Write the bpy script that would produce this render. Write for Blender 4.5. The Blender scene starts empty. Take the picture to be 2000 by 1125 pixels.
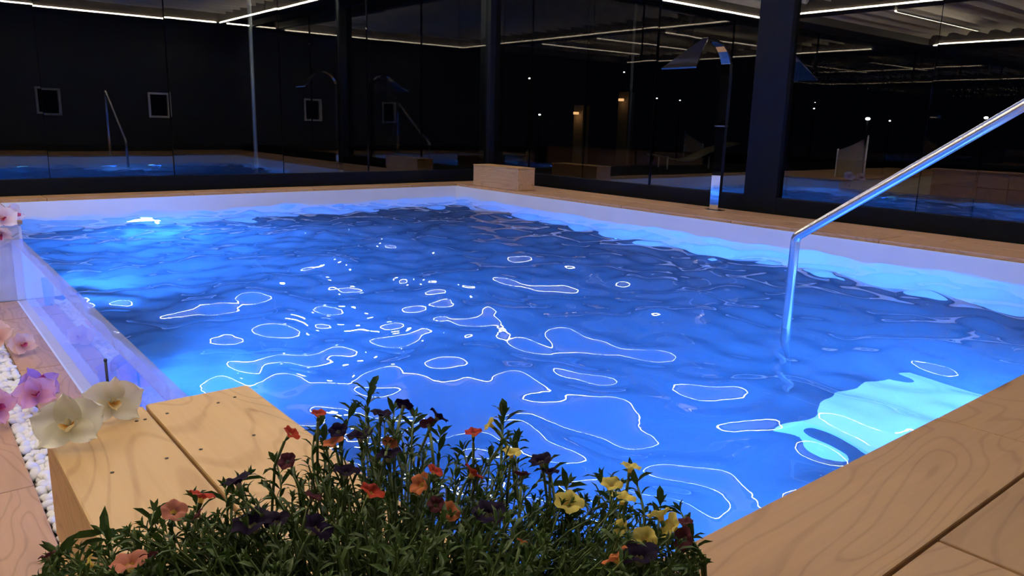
import bpy, bmesh, math, random
import numpy as np
from mathutils import Vector, Matrix, noise
random.seed(7); rng = np.random.default_rng(5)
PI = math.pi
C = bpy.context.scene.collection
# Everything is laid out in units of the camera's height over the pool edge (0.75 m), camera at the origin;
# the last lines of the script bring it to metres with the lower terrace at z = 0.
S = 0.75
# ------------------------------------------------------------------ camera
YAW, PITCH, ROLL, FPX = math.radians(39.242), math.radians(12.241), math.radians(1.457), 1484.06
FW = Vector((math.sin(YAW)*math.cos(PITCH), math.cos(YAW)*math.cos(PITCH), -math.sin(PITCH)))
R0 = Vector((math.cos(YAW), -math.sin(YAW), 0)); U0 = R0.cross(FW)
RT = R0*math.cos(ROLL) + U0*math.sin(ROLL); UP = -R0*math.sin(ROLL) + U0*math.cos(ROLL)
cd = bpy.data.cameras.new('camera'); cam = bpy.data.objects.new('camera', cd); C.objects.link(cam)
cd.sensor_width = 36; cd.lens = FPX/2000*36; cd.clip_start = 0.02; cd.clip_end = 300
m = Matrix((RT, UP, -FW)).transposed().to_4x4(); cam.matrix_world = m
bpy.context.scene.camera = cam
def ray(px, py): return FW + RT*((px-1000)/FPX) - UP*((py-562.5)/FPX)
def at(px, py, X=None, Y=None, Z=None, D=None):
    d = ray(px, py)
    if X is not None: return d*(X/d.x)
    if Y is not None: return d*(Y/d.y)
    if Z is not None: return d*(Z/d.z)
    return d.normalized()*D
# ------------------------------------------------------------------ world, exposure
w = bpy.data.worlds.new('night'); bpy.context.scene.world = w; w.use_nodes = True
w.node_tree.nodes['Background'].inputs[0].default_value = (0.0025, 0.003, 0.006, 1)
w.node_tree.nodes['Background'].inputs[1].default_value = 0.25
sc = bpy.context.scene
sc.view_settings.view_transform = 'Standard'; sc.view_settings.look = 'None'
sc.view_settings.gamma = 1; sc.view_settings.use_curve_mapping = False
sc.view_settings.exposure = 0.0
cy = sc.cycles
cy.max_bounces = 12; cy.diffuse_bounces = 3; cy.glossy_bounces = 6; cy.transmission_bounces = 8
cy.transparent_max_bounces = 24; cy.caustics_reflective = True; cy.caustics_refractive = True
cy.sample_clamp_indirect = 6; cy.sample_clamp_direct = 0; cy.blur_glossy = 0.5
cy.volume_bounces = 1
cy.use_denoising = True
try: cy.denoiser = 'OPENIMAGEDENOISE'
except Exception: pass
LED_POWER = 62.0        # radiance of the light strips
LED_COL = (1.0, 0.86, 0.62)
POOL_COL = (0.022, 0.175, 1.0)
POOL_W = 1350.0           # watts of each underwater lamp
# ------------------------------------------------------------------ layout numbers
H = 2.39                # ceiling underside
ZD, ZL, ZW = -0.97, -1.70, -1.17      # upper deck, lower terrace, water level
GA, GB = 10.50, 8.02    # inner faces of the far and right glazing frames
X0, X1, Y0, Y1, ZF = 0.86, 6.98, 0.99, 10.03, -3.0   # pool
XL, YB = -7.2, -1.3     # left glazing and rear wall
# ------------------------------------------------------------------ material helpers
MATS = {}
def nmat(name):
    mt = bpy.data.materials.new(name); mt.use_nodes = True; nt = mt.node_tree; nt.nodes.clear()
    out = nt.nodes.new('ShaderNodeOutputMaterial'); MATS[name] = mt
    return mt, nt, out
def N(nt, t, **kw):
    n = nt.nodes.new(t)
    for k, v in kw.items():
        if k.startswith('i_'):
            key = k[2:]; key = int(key) if key.isdigit() else key.replace('_', ' ')
            n.inputs[key].default_value = v
        else: setattr(n, k, v)
    return n
def ramp(nt, stops, interp='LINEAR'):
    r = nt.nodes.new('ShaderNodeValToRGB'); r.color_ramp.interpolation = interp
    els = r.color_ramp.elements
    while len(els) < len(stops): els.new(0.5)
    for e, (p, c) in zip(els, stops): e.position = p; e.color = (*c, 1) if len(c) == 3 else c
    return r
def simple(name, col, rough=0.5, metal=0.0, var=0.12, scale=6, bump=0.0, spec=0.5, sub=0.0, trans=0.0):
    mt, nt, out = nmat(name); L = nt.links.new
    b = N(nt, 'ShaderNodeBsdfPrincipled'); b.inputs['Roughness'].default_value = rough
    b.inputs['Metallic'].default_value = metal; b.inputs['Specular IOR Level'].default_value = spec
    tc = N(nt, 'ShaderNodeTexCoord'); nz = N(nt, 'ShaderNodeTexNoise'); nz.inputs['Scale'].default_value = scale; nz.inputs['Detail'].default_value = 4
    L(tc.outputs['Object'], nz.inputs['Vector'])
    r = ramp(nt, [(0.3, tuple(c*(1-var) for c in col)), (0.7, tuple(min(1, c*(1+var)) for c in col))])
    L(nz.outputs['Fac'], r.inputs[0]); L(r.outputs[0], b.inputs['Base Color'])
    if bump:
        bp = N(nt, 'ShaderNodeBump'); bp.inputs['Strength'].default_value = bump; bp.inputs['Distance'].default_value = 0.01
        L(nz.outputs['Fac'], bp.inputs['Height']); L(bp.outputs[0], b.inputs['Normal'])
    if trans:
        tl = N(nt, 'ShaderNodeBsdfTranslucent'); L(r.outputs[0], tl.inputs['Color'])
        mx = N(nt, 'ShaderNodeMixShader'); mx.inputs[0].default_value = trans
        L(b.outputs[0], mx.inputs[1]); L(tl.outputs[0], mx.inputs[2]); L(mx.outputs[0], out.inputs[0])
    else: L(b.outputs[0], out.inputs[0])
    return mt
def wood(name, axis, light, dark, rough=0.42):
    mt, nt, out = nmat(name); L = nt.links.new
    tc = N(nt, 'ShaderNodeTexCoord'); oi = N(nt, 'ShaderNodeObjectInfo')
    mul = N(nt, 'ShaderNodeMath', operation='MULTIPLY'); mul.inputs[1].default_value = 37.0
    L(oi.outputs['Random'], mul.inputs[0])
    cx = N(nt, 'ShaderNodeCombineXYZ'); L(mul.outputs[0], cx.inputs[0]); L(mul.outputs[0], cx.inputs[1]); L(mul.outputs[0], cx.inputs[2])
    ad = N(nt, 'ShaderNodeVectorMath', operation='ADD'); L(tc.outputs['Object'], ad.inputs[0]); L(cx.outputs[0], ad.inputs[1])
    def mapped(a, c):
        mp = N(nt, 'ShaderNodeMapping'); mp.inputs['Scale'].default_value = (a, c, c) if axis == 'x' else (c, a, c)
        L(ad.outputs[0], mp.inputs['Vector']); return mp.outputs[0]
    # contour lines of a smooth stretched field make the cathedral figure
    n1 = N(nt, 'ShaderNodeTexNoise'); n1.inputs['Scale'].default_value = 1.0; n1.inputs['Detail'].default_value = 1.6; n1.inputs['Distortion'].default_value = 0.5
    L(mapped(1.1, 3.6), n1.inputs['Vector'])
    m1 = N(nt, 'ShaderNodeMath', operation='MULTIPLY'); m1.inputs[1].default_value = 105.0; L(n1.outputs['Fac'], m1.inputs[0])
    s1 = N(nt, 'ShaderNodeMath', operation='SINE'); L(m1.outputs[0], s1.inputs[0])
    r1 = ramp(nt, [(0.0, (0, 0, 0)), (0.84, (0.10, 0.10, 0.10)), (0.99, (1, 1, 1))])
    mr = N(nt, 'ShaderNodeMapRange'); mr.inputs['From Min'].default_value = -1; L(s1.outputs[0], mr.inputs['Value']); L(mr.outputs[0], r1.inputs[0])
    # fine fibres
    n2 = N(nt, 'ShaderNodeTexNoise'); n2.inputs['Scale'].default_value = 1; n2.inputs['Detail'].default_value = 5
    L(mapped(3.5, 70), n2.inputs['Vector'])
    # broad tone
    n3 = N(nt, 'ShaderNodeTexNoise'); n3.inputs['Scale'].default_value = 1; n3.inputs['Detail'].default_value = 2
    L(mapped(1.6, 5), n3.inputs['Vector'])
    # knots
    vo = N(nt, 'ShaderNodeTexVoronoi'); vo.inputs['Scale'].default_value = 1.0; L(mapped(2.2, 6.0), vo.inputs['Vector'])
    kr = ramp(nt, [(0.0, (1, 1, 1)), (0.07, (0.8, 0.8, 0.8)), (0.13, (0.2, 0.2, 0.2)), (0.30, (0, 0, 0))])
    L(vo.outputs['Distance'], kr.inputs[0])
    f1 = N(nt, 'ShaderNodeMath', operation='MULTIPLY_ADD'); L(r1.outputs[0], f1.inputs[0]); f1.inputs[1].default_value = 0.27; f1.inputs[2].default_value = 0.0
    f2 = N(nt, 'ShaderNodeMath', operation='MULTIPLY_ADD'); L(n2.outputs['Fac'], f2.inputs[0]); f2.inputs[1].default_value = 0.35; L(f1.outputs[0], f2.inputs[2])
    f3 = N(nt, 'ShaderNodeMath', operation='MULTIPLY_ADD'); L(n3.outputs['Fac'], f3.inputs[0]); f3.inputs[1].default_value = 0.35; L(f2.outputs[0], f3.inputs[2])
    f4 = N(nt, 'ShaderNodeMath', operation='MULTIPLY_ADD'); L(kr.outputs[0], f4.inputs[0]); f4.inputs[1].default_value = 0.6; L(f3.outputs[0], f4.inputs[2])
    cr = ramp(nt, [(0.2, light), (0.62, tuple(l*0.6+d*0.4 for l, d in zip(light, dark))), (1.0, dark)])
    L(f4.outputs[0], cr.inputs[0])
    hv = N(nt, 'ShaderNodeHueSaturation'); L(cr.outputs[0], hv.inputs['Color'])
    vr = N(nt, 'ShaderNodeMapRange'); vr.inputs['To Min'].default_value = 0.88; vr.inputs['To Max'].default_value = 1.1
    L(oi.outputs['Random'], vr.inputs['Value']); L(vr.outputs[0], hv.inputs['Value'])
    b = N(nt, 'ShaderNodeBsdfPrincipled'); b.inputs['Roughness'].default_value = rough; b.inputs['Specular IOR Level'].default_value = 0.35
    L(hv.outputs[0], b.inputs['Base Color'])
    bp = N(nt, 'ShaderNodeBump'); bp.inputs['Strength'].default_value = 0.15; bp.inputs['Distance'].default_value = 0.003; bp.invert = True
    L(f4.outputs[0], bp.inputs['Height']); L(bp.outputs[0], b.inputs['Normal']); L(b.outputs[0], out.inputs[0])
    return mt
def emis(name, col, strength):
    mt, nt, out = nmat(name); e = N(nt, 'ShaderNodeEmission'); e.inputs[0].default_value = (*col, 1); e.inputs[1].default_value = strength
    nt.links.new(e.outputs[0], out.inputs[0]); return mt
def glassy(name, tint, boost, rough=0.0, base=0.0, haze=0.0, quad=0.0):
    # clear sheet: fresnel reflection over a tinted clear body
    mt, nt, out = nmat(name); L = nt.links.new
    t = N(nt, 'ShaderNodeBsdfTransparent'); t.inputs[0].default_value = (*tint, 1)
    g = N(nt, 'ShaderNodeBsdfGlossy'); g.inputs['Roughness'].default_value = rough; g.inputs[0].default_value = (1, 1, 1, 1)
    lw = N(nt, 'ShaderNodeFresnel'); lw.inputs['IOR'].default_value = 1.5
    m1 = N(nt, 'ShaderNodeMath', operation='MULTIPLY_ADD', use_clamp=True); m1.inputs[1].default_value = boost; m1.inputs[2].default_value = base
    q1_ = N(nt, 'ShaderNodeMath', operation='MULTIPLY_ADD'); q1_.inputs[1].default_value = quad; q1_.inputs[2].default_value = boost
    L(lw.outputs[0], q1_.inputs[0]); L(lw.outputs[0], m1.inputs[0]); L(q1_.outputs[0], m1.inputs[1])
    geo = N(nt, 'ShaderNodeNewGeometry'); fr = N(nt, 'ShaderNodeMath', operation='SUBTRACT'); fr.inputs[0].default_value = 1.0
    L(geo.outputs['Backfacing'], fr.inputs[1]); m3 = N(nt, 'ShaderNodeMath', operation='MULTIPLY'); L(m1.outputs[0], m3.inputs[0]); L(fr.outputs[0], m3.inputs[1]); m1 = m3
    mx = N(nt, 'ShaderNodeMixShader'); L(m1.outputs[0], mx.inputs[0]); L(t.outputs[0], mx.inputs[1]); L(g.outputs[0], mx.inputs[2])
    if haze:
        d = N(nt, 'ShaderNodeBsdfDiffuse'); d.inputs[0].default_value = (0.8, 0.85, 1, 1)
        m2 = N(nt, 'ShaderNodeMixShader'); m2.inputs[0].default_value = haze
        L(mx.outputs[0], m2.inputs[1]); L(d.outputs[0], m2.inputs[2]); L(m2.outputs[0], out.inputs[0])
    else: L(mx.outputs[0], out.inputs[0])
    return mt
WL, WD = (0.56, 0.36, 0.19), (0.20, 0.095, 0.04)
WX = wood('deck_wood_x', 'x', (0.41, 0.245, 0.125), (0.19, 0.09, 0.045)); WY = wood('deck_wood_y', 'y', (0.52, 0.31, 0.18), (0.19, 0.09, 0.045))
WBY = wood('pale_wood_y', 'y', (0.66, 0.44, 0.22), (0.30, 0.15, 0.06)); BOXW = wood('box_wood', 'y', (0.58, 0.34, 0.14), (0.26, 0.12, 0.04)); WBX = wood('pale_wood_x', 'x', (0.66, 0.44, 0.23), (0.30, 0.15, 0.06))
LINER = simple('white_liner', (0.80, 0.79, 0.78), 0.45, var=0.03, scale=3)
FRAME = simple('anthracite_frame', (0.003, 0.004, 0.007), 0.55, var=0.1, spec=0.1)
DARKWALL = simple('dark_cladding', (0.010, 0.012, 0.018), 0.6, var=0.25, scale=3)
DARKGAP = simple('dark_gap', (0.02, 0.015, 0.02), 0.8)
LOUVRE = simple('cream_louvre', (0.80, 0.76, 0.66), 0.4, var=0.04)
BEAM = simple('bronze_beam', (0.06, 0.05, 0.045), 0.4, var=0.1)
STEEL = simple('brushed_steel', (0.75, 0.75, 0.76), 0.24, 1.0, var=0.03, scale=30)
CHROME = simple('polished_steel', (0.82, 0.82, 0.82), 0.04, 1.0, var=0.02)
GLASS = glassy('window_glass', (0.80, 0.84, 0.84), 2.0, quad=20.0)
ACRY = glassy('acrylic', (0.86, 0.92, 1.0), 0.75, base=0.0, haze=0.02)
LED = emis('warm_strip_light', LED_COL, LED_POWER)
STONE = simple('white_marble_pebble', (0.86, 0.86, 0.86), 0.45, var=0.06, scale=12, bump=0.2)
GRAVEL = simple('dark_bedding', (0.05, 0.05, 0.055), 0.9)
FABRIC = simple('cream_canvas', (0.72, 0.62, 0.42), 0.8, var=0.06, scale=20)
WHITEP = simple('white_plastic', (0.75, 0.74, 0.72), 0.4, var=0.03)
GREYM = simple('grey_metal', (0.35, 0.36, 0.38), 0.4, 0.6)
BLACKR = simple('black_rod', (0.012, 0.012, 0.016), 0.35)
GROUND = simple('night_ground', (0.006, 0.007, 0.006), 0.9)
EDGE = glassy('frosted_edge', (0.75, 0.8, 0.95), 0.6, rough=0.15, haze=0.16)
SEAL = simple('black_seal', (0.002, 0.002, 0.003), 0.9, spec=0.0)
SCREW = simple('dark_screw', (0.03, 0.022, 0.015), 0.5, 0.3)
# water: one refracting surface
mt, nt, out = nmat('pool_water'); L = nt.links.new
b = N(nt, 'ShaderNodeBsdfPrincipled'); b.inputs['Transmission Weight'].default_value = 1; b.inputs['Roughness'].default_value = 0.0
b.inputs['IOR'].default_value = 1.333; b.inputs['Base Color'].default_value = (0.97, 0.99, 1, 1)
tc = N(nt, 'ShaderNodeTexCoord'); nz = N(nt, 'ShaderNodeTexNoise'); nz.inputs['Scale'].default_value = 9; nz.inputs['Detail'].default_value = 2
L(tc.outputs['Object'], nz.inputs['Vector']); bp = N(nt, 'ShaderNodeBump'); bp.inputs['Strength'].default_value = 0.05; bp.inputs['Distance'].default_value = 0.02
L(nz.outputs['Fac'], bp.inputs['Height']); L(bp.outputs[0], b.inputs['Normal']); L(b.outputs[0], out.inputs[0]); WATER = mt
vs_ = N(nt, 'ShaderNodeVolumeScatter'); vs_.inputs['Color'].default_value = (0.75, 0.9, 1, 1); vs_.inputs['Density'].default_value = 0.17; vs_.inputs['Anisotropy'].default_value = 0.2
L(vs_.outputs[0], out.inputs['Volume'])
# ------------------------------------------------------------------ mesh helpers
def link(name, me, mat, parent=None, loc=(0, 0, 0)):
    o = bpy.data.objects.new(name, me); C.objects.link(o); o.location = loc
    if mat is not None:
        for mm in (mat if isinstance(mat, (list, tuple)) else [mat]): me.materials.append(mm)
    if parent is not None: o.parent = parent
    return o
def obj(name, bm, mat, parent=None, loc=(0, 0, 0), smooth=False, origin=None):
    if origin is not None:
        bmesh.ops.translate(bm, verts=bm.verts, vec=-Vector(origin)); loc = origin
    if smooth:
        for f in bm.faces: f.smooth = True
    me = bpy.data.meshes.new(name); bm.to_mesh(me); bm.free()
    return link(name, me, mat, parent, loc)
def box(bm, a, b_, bevel=0.0):
    a, b_ = Vector(a), Vector(b_); lo = Vector(map(min, a, b_)); hi = Vector(map(max, a, b_))
    r = bmesh.ops.create_cube(bm, size=1)
    vs = r['verts']
    for v in vs: v.co = Vector(((lo[i]+hi[i])/2 + v.co[i]*(hi[i]-lo[i]) for i in range(3)))
    if bevel:
        es = list({e for v in vs for e in v.link_edges})
        bmesh.ops.bevel(bm, geom=es, offset=bevel, segments=2, affect='EDGES', profile=0.6)
    return bm
def bx(name, a, b_, mat, parent=None, bevel=0.0):
    a, b_ = Vector(a), Vector(b_); bm = bmesh.new(); box(bm, a, b_, bevel)
    return _bx(name, bm, (a+b_)/2, mat, parent)
def wloc(o):
    v = Vector(o.location)
    while o.parent is not None: o = o.parent; v += Vector(o.location)
    return v
def _bx(name, bm, c, mat, parent):
    bmesh.ops.translate(bm, verts=bm.verts, vec=-c)
    me = bpy.data.meshes.new(name); bm.to_mesh(me); bm.free()
    return link(name, me, mat, parent, c - (wloc(parent) if parent is not None else Vector()))
def tube(bm, pts, r, seg=12, cap=True):
    pts = [Vector(p) for p in pts]; rs = r if isinstance(r, (list, tuple)) else [r]*len(pts)
    rings = []; prev = None
    for i, p in enumerate(pts):
        t = (pts[min(i+1, len(pts)-1)] - pts[max(i-1, 0)]).normalized()
        if prev is None:
            a = t.cross(Vector((0, 0, 1)));
            if a.length < 1e-3: a = t.cross(Vector((1, 0, 0)))
            a.normalize()
        else: a = (prev - t*prev.dot(t)).normalized()
        prev = a; b2 = t.cross(a)
        rings.append([bm.verts.new(p + (a*math.cos(2*PI*k/seg) + b2*math.sin(2*PI*k/seg))*rs[i]) for k in range(seg)])
    for q in range(len(rings)-1):
        for k in range(seg):
            bm.faces.new((rings[q][k], rings[q][(k+1) % seg], rings[q+1][(k+1) % seg], rings[q+1][k]))
    if cap: bm.faces.new(rings[0][::-1]); bm.faces.new(rings[-1])
    return bm
def empty(name, loc, label=None, cat=None, group=None, kind=None):
    o = bpy.data.objects.new(name, None); C.objects.link(o); o.location = loc; o.empty_display_size = 0.1
    return tag(o, label, cat, group, kind)
def tag(o, label=None, cat=None, group=None, kind=None):
    if label: o['label'] = label
    if cat: o['category'] = cat
    if group: o['group'] = group
    if kind: o['kind'] = kind
    return o
def local(p, o): return Vector(p) - wloc(o)
# ================================================================== SETTING
# ---- pool basin (white liner) as separate walls
fl = empty('floor', (0, 0, ZD), kind='structure', label='wood-look plank decking and white basin around the swimming pool', cat='floor')
pool = empty('pool_basin', (X0, Y0, ZF), 'white-lined rectangular swimming pool basin lit blue from under the water', 'pool', kind='structure')
bx('basin_floor', (X0-0.3, Y0-0.3, ZF-0.1), (X1+0.3, Y1+0.3, ZF), LINER, pool)
bx('basin_wall', (X0-0.4, Y1, ZF), (X1+0.25, Y1+0.03, -1.0), LINER, pool)
bx('basin_wall', (X1, Y0-0.1, ZF), (X1+0.03, Y1, -1.0), LINER, pool)
bx('basin_wall', (X0-0.1, Y0-0.06, ZF), (X1, Y0, -1.0), LINER, pool)
# left side: low wall under the panel, solid wall beyond it and near it
YP0, YP1 = 2.58, 8.10
bx('basin_wall', (0.74, Y0-0.1, ZF), (X0, Y1, ZL-0.004), LINER, pool)
bx('basin_wall', (0.45, YP1, ZL), (X0, Y1+0.03, -1.02), LINER, pool)
bx('basin_wall', (0.60, Y0-0.06, ZL), (X0, YP0, -1.02), LINER, pool)
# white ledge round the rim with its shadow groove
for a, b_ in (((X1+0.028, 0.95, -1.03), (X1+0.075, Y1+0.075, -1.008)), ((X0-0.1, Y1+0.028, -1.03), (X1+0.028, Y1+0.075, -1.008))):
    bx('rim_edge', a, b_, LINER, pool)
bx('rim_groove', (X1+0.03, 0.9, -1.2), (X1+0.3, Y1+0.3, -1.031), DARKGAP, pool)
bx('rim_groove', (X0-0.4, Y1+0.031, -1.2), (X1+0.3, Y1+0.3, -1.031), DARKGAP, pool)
# submerged steps under the handrail
st = ((-2.12, 2.02, 3.6, 4.75), (-2.45, 2.35, 3.6, 4.75), (-2.75, 2.65, 3.6, 5.3))
for k, (z, y, xa_, xb_) in enumerate(st):
    bx('pool_step', (xa_, Y0, ZF), (xb_, y, z), LINER, pool, 0.015)
# ---- planks
def plank_row(parent, along, a0, a1, c0, c1, cuts, z, mat, th=0.035, gap=0.006, bev=0.006):
    ps = [a0] + [c for c in cuts if a0 < c < a1] + [a1]
    for p, q in zip(ps, ps[1:]):
        dz = random.uniform(-0.0015, 0.0015)
        if along == 'x': A, B = (p+gap/2, c0+gap/2, z-th), (q-gap/2, c1-gap/2, z+dz)
        else: A, B = (c0+gap/2, p+gap/2, z-th), (c1-gap/2, q-gap/2, z+dz)
        bx('plank', A, B, mat, parent, bev)
# near deck: rows run along the near pool edge
cA = at(1835, 815, Z=ZD).x; cB = at(1835, 1055, Z=ZD).x
y = 1.0; wd = 0.352
for r in range(7):
    base_c = (cA if r % 2 == 0 else cB)
    cuts = [base_c + 1.62*k for k in range(-3, 5)]
    plank_row(fl, 'x', 0.0 if r < 0 else -0.6, GB-0.02, y-wd, y, cuts, ZD, WX)
    y -= wd + 0.004
bx('deck_base', (-0.6, YB, ZD-0.2), (GB, 0.925, ZD-0.036), DARKGAP, fl)
bx('deck_base', (-0.6, YB, ZL-0.05), (0.9, 0.97, ZD-0.04), DARKWALL, fl)
# far coping, right coping
plank_row(fl, 'x', 0.40, 7.06, Y1+0.055, GA-0.03, [1.35+1.62*k for k in range(0, 4)], ZD, WX)
sY = at(1423, 430, Z=ZD).y
plank_row(fl, 'y', 0.86, GA-0.03, X1+0.065, X1+0.56, [sY+1.62*k for k in range(-3, 4)], ZD, WY)
plank_row(fl, 'y', 0.86, GA-0.03, X1+0.565, GB-0.02, [sY-0.4+1.62*k for k in range(-3, 5)], ZD, WY)
bx('deck_base', (X1+0.09, 0.9, ZD-0.3), (GB, GA, ZD-0.036), DARKGAP, fl)
bx('deck_base', (0.40, Y1+0.09, ZD-0.3), (GB, GA, ZD-0.036), DARKGAP, fl)
# raised deck on the far left, beyond the clear panel
for k in range(3):
    plank_row(fl, 'y', YP1-0.03, GA-0.03, X0+0.02-0.36*(k+1), X0+0.02-0.36*k-0.004, [9.2 - 0.5*k], ZD, WY)
for k in range(3, 20):
    plank_row(fl, 'y', YP1-0.03, GA-0.03, X0+0.02-0.36*(k+1), X0+0.02-0.36*k-0.004, [9.2 - 0.5*(k % 3)], ZD, WY)
bx('deck_base', (-6.4, YP1, ZL), (X0-0.02, GA, ZD-0.036), LINER, fl)
# lower terrace: strip beside the panel, pebble channel, rows to the left
sy = at(100, 715, Z=ZL).y
plank_row(fl, 'y', 0.98, YP1-0.01, 0.512, 0.766, [sy-3.1, sy-1.55, sy, sy+1.55], ZL, WY)
xk = 0.355
for k in range(20):
    plank_row(fl, 'y', 0.98, YP1-0.01, xk-0.352, xk, [at(60, 850, Z=ZL).y*0.5 + 0.81*(k % 2) + 1.62*j for j in range(0, 6)], ZL, WY)
    xk -= 0.356
bx('deck_base', (-7.2, 0.9, ZL-0.2), (0.75, YP1+0.1, ZL-0.06), GRAVEL, fl)
# ---- low wood-clad wall across the lower terrace (seen mirrored in the right glazing)
lw_ = empty('low_wall', (-1.5, 1.2, ZL), 'low wood-clad wall behind the lower terrace, mirrored in the right glazing', 'wall', kind='structure')
for k in range(3):
    for j in range(4):
        bx('cladding_board', (-1.62, 1.2+1.5*j+0.004, ZL+0.31*k+0.004), (-1.5, 1.2+1.5*(j+1)-0.004, ZL+0.31*(k+1)-0.004), WY, lw_, 0.006)
bx('wall_cap', (-1.66, 1.18, ZL+0.93), (-1.46, 7.22, ZL+0.97), WY, lw_, 0.006)
# ---- glazing
def glazing(name, axis, c, lo, hi, joints, side, label, pillars=()):
    """axis 'x': wall runs along x at y=c; side +1: outside lies at larger coordinate."""
    rt = empty(name, (lo, c, ZD) if axis == 'x' else (c, lo, ZD), label, 'glass wall', kind='structure')
    def BX(n, u0, u1, d0, d1, z0, z1, mat, bev=0.0):
        d0, d1 = c + side*d0, c + side*d1
        A, B = ((u0, d0, z0), (u1, d1, z1)) if axis == 'x' else ((d0, u0, z0), (d1, u1, z1))
        return bx(n, A, B, mat, rt, bev)
    BX('bottom_rail', lo, hi, 0.0, 0.14, ZD-0.02, ZD+0.19, FRAME, 0.006)
    BX('top_rail', lo, hi, 0.0, 0.14, H-0.03, H+0.12, FRAME)
    js = [lo] + list(joints) + [hi]
    for i, (a, b_) in enumerate(zip(js, js[1:])):
        off = 0.045 + 0.02*(i % 2)
        p = BX('glass_pane', a-0.004, b_+0.004, off, off+0.010, ZD+0.15, H, GLASS)
        p.rotation_euler = ((random.uniform(-1, 1)*0.0008, 0, random.uniform(-1, 1)*0.0015) if axis == 'x' else (0, random.uniform(-1, 1)*0.0010, random.uniform(-1, 1)*0.0015))
    for j in joints:
        BX('pane_seal', j-0.003, j+0.003, 0.043, 0.08, ZD+0.17, H, SEAL)
    for (a, b_, d0, d1) in pillars:
        BX('post', a, b_, d0, d1, ZD-0.02, H+0.1, FRAME, 0.008)
    return rt
jA = [at(px, 200, Y=GA).x for px in (84, 334, 552, 722)]
glazing('wall_far', 'x', GA, -7.2, GB+0.2, [-5.5, -3.7, -2.0, -0.3] + jA, 1, 'tall dark glass wall behind the far pool edge', pillars=[(GB-0.06, GB+0.25, -0.03, 0.25)])
jB = sorted([at(px, py, X=GB).y for px, py in ((1033, 120), (1142, 120), (1277, 120), (1832, 60))] + [0.6, -0.4])
glazing('wall_right', 'y', GB, YB, GA-0.02, jB, 1, 'tall dark glass wall along the right pool edge', pillars=[(4.98, 5.42, -0.004, 0.22)])
glazing('wall_left', 'y', XL, YB, GA, [YB+1.95*k for k in range(1, 6)], -1, 'glass wall at the far end of the lower terrace')
# rear wall with two windows
rw = empty('wall_rear', (0, YB, ZL), 'dark clad wall opposite the far glazing, seen mirrored', 'wall', kind='structure')
wins = [(3.0, 3.55, -0.08, 0.58), (5.6, 6.15, -0.08, 0.58)]
xs = [XL, 3.0, 3.55, 5.6, 6.15, GB+0.2]
for a, b_, hole in ((xs[0], xs[1], 0), (xs[1], xs[2], 1), (xs[2], xs[3], 0), (xs[3], xs[4], 1), (xs[4], xs[5], 0)):
    if not hole: bx('wall_panel', (a, YB-0.15, ZL-0.1), (b_, YB, H+0.1), DARKWALL, rw)
    else:
        bx('wall_panel', (a, YB-0.15, ZL-0.1), (b_, YB, -0.08), DARKWALL, rw)
        bx('wall_panel', (a, YB-0.15, 0.58), (b_, YB, H+0.1), DARKWALL, rw)
for n, (a, b_, z0, z1) in enumerate(wins):
    wn = empty('window_%d' % (n+1), (a, YB, z0), ['small grey-framed square window in the rear wall, mirrored nearer the left edge', 'small square window with pale sill and jambs, mirrored beside the handrail'][n], 'window', kind='structure')
    mt_ = GREYM if n == 0 else WHITEP
    f = 0.05
    for A, B in (((a, z0), (b_, z0+f)), ((a, z1-f), (b_, z1)), ((a, z0+f), (a+f, z1-f)), ((b_-f, z0+f), (b_, z1-f))):
        bx('window_frame', (A[0], YB-0.1, A[1]), (B[0], YB+0.03, B[1]), mt_, wn)
    bx('pane', (a+f, YB-0.06, z0+f), (b_-f, YB-0.05, z1-f), GLASS, wn)
# ---- ceiling: louvred pergola bays
BI = (1.08, 7.22, -0.22, 10.2); BII = (-6.4, 0.38, -0.22, 9.85)
ceil = empty('ceiling', (0, 0, H), 'louvred pergola ceiling of cream blades and dark beams, mirrored in the glass', 'ceiling', kind='structure')
for (a, b_) in (((BI[1], YB, H), (BI[1]+0.16, GA, H+0.36)), ((BI[1]+0.16, YB, H+0.16), (GB+0.1, GA, H+0.28)), ((0.38, YB, H), (1.08, GA, H+0.36)), ((XL, YB, H), (-6.4, GA, H+0.36)),
             ((BI[0], YB, H), (BI[1], BI[2], H+0.36)), ((BI[0], BI[3], H), (BI[1], GA, H+0.36)), ((BII[0], YB, H), (BII[1], BII[2], H+0.36)), ((BII[0], BII[3], H), (BII[1], GA, H+0.36))):
    bx('beam', a, b_, BEAM, ceil)
for B in (BI, BII):
    n = 20; pitch = (B[3]-B[2])/n
    Lx = B[1]-B[0]
    bm = bmesh.new()
    pr = [(-0.27, 0.085), (-0.26, 0.10), (0.20, 0.04), (0.245, -0.065), (0.22, -0.07), (0.17, 0.015), (-0.26, 0.075)]
    e0 = [bm.verts.new((-Lx/2, y, z)) for y, z in pr]; e1 = [bm.verts.new((Lx/2, y, z)) for y, z in pr]
    for i in range(len(pr)): bm.faces.new((e0[i], e0[(i+1) % len(pr)], e1[(i+1) % len(pr)], e1[i]))
    bm.faces.new(e0[::-1]); bm.faces.new(e1); bmesh.ops.recalc_face_normals(bm, faces=bm.faces)
    me = bpy.data.meshes.new('louvre_blade'); bm.to_mesh(me); bm.free(); me.materials.append(LOUVRE)
    for k in range(n):
        o = bpy.data.objects.new('louvre_blade', me); C.objects.link(o); o.parent = ceil
        o.location = local(((B[0]+B[1])/2, B[2]+(k+0.5)*pitch, H+0.24), ceil)
bx('roof_cover', (XL-0.1, YB-0.2, H+0.37), (GB+0.3, GA+0.2, H+0.41), BEAM, ceil)
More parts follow.
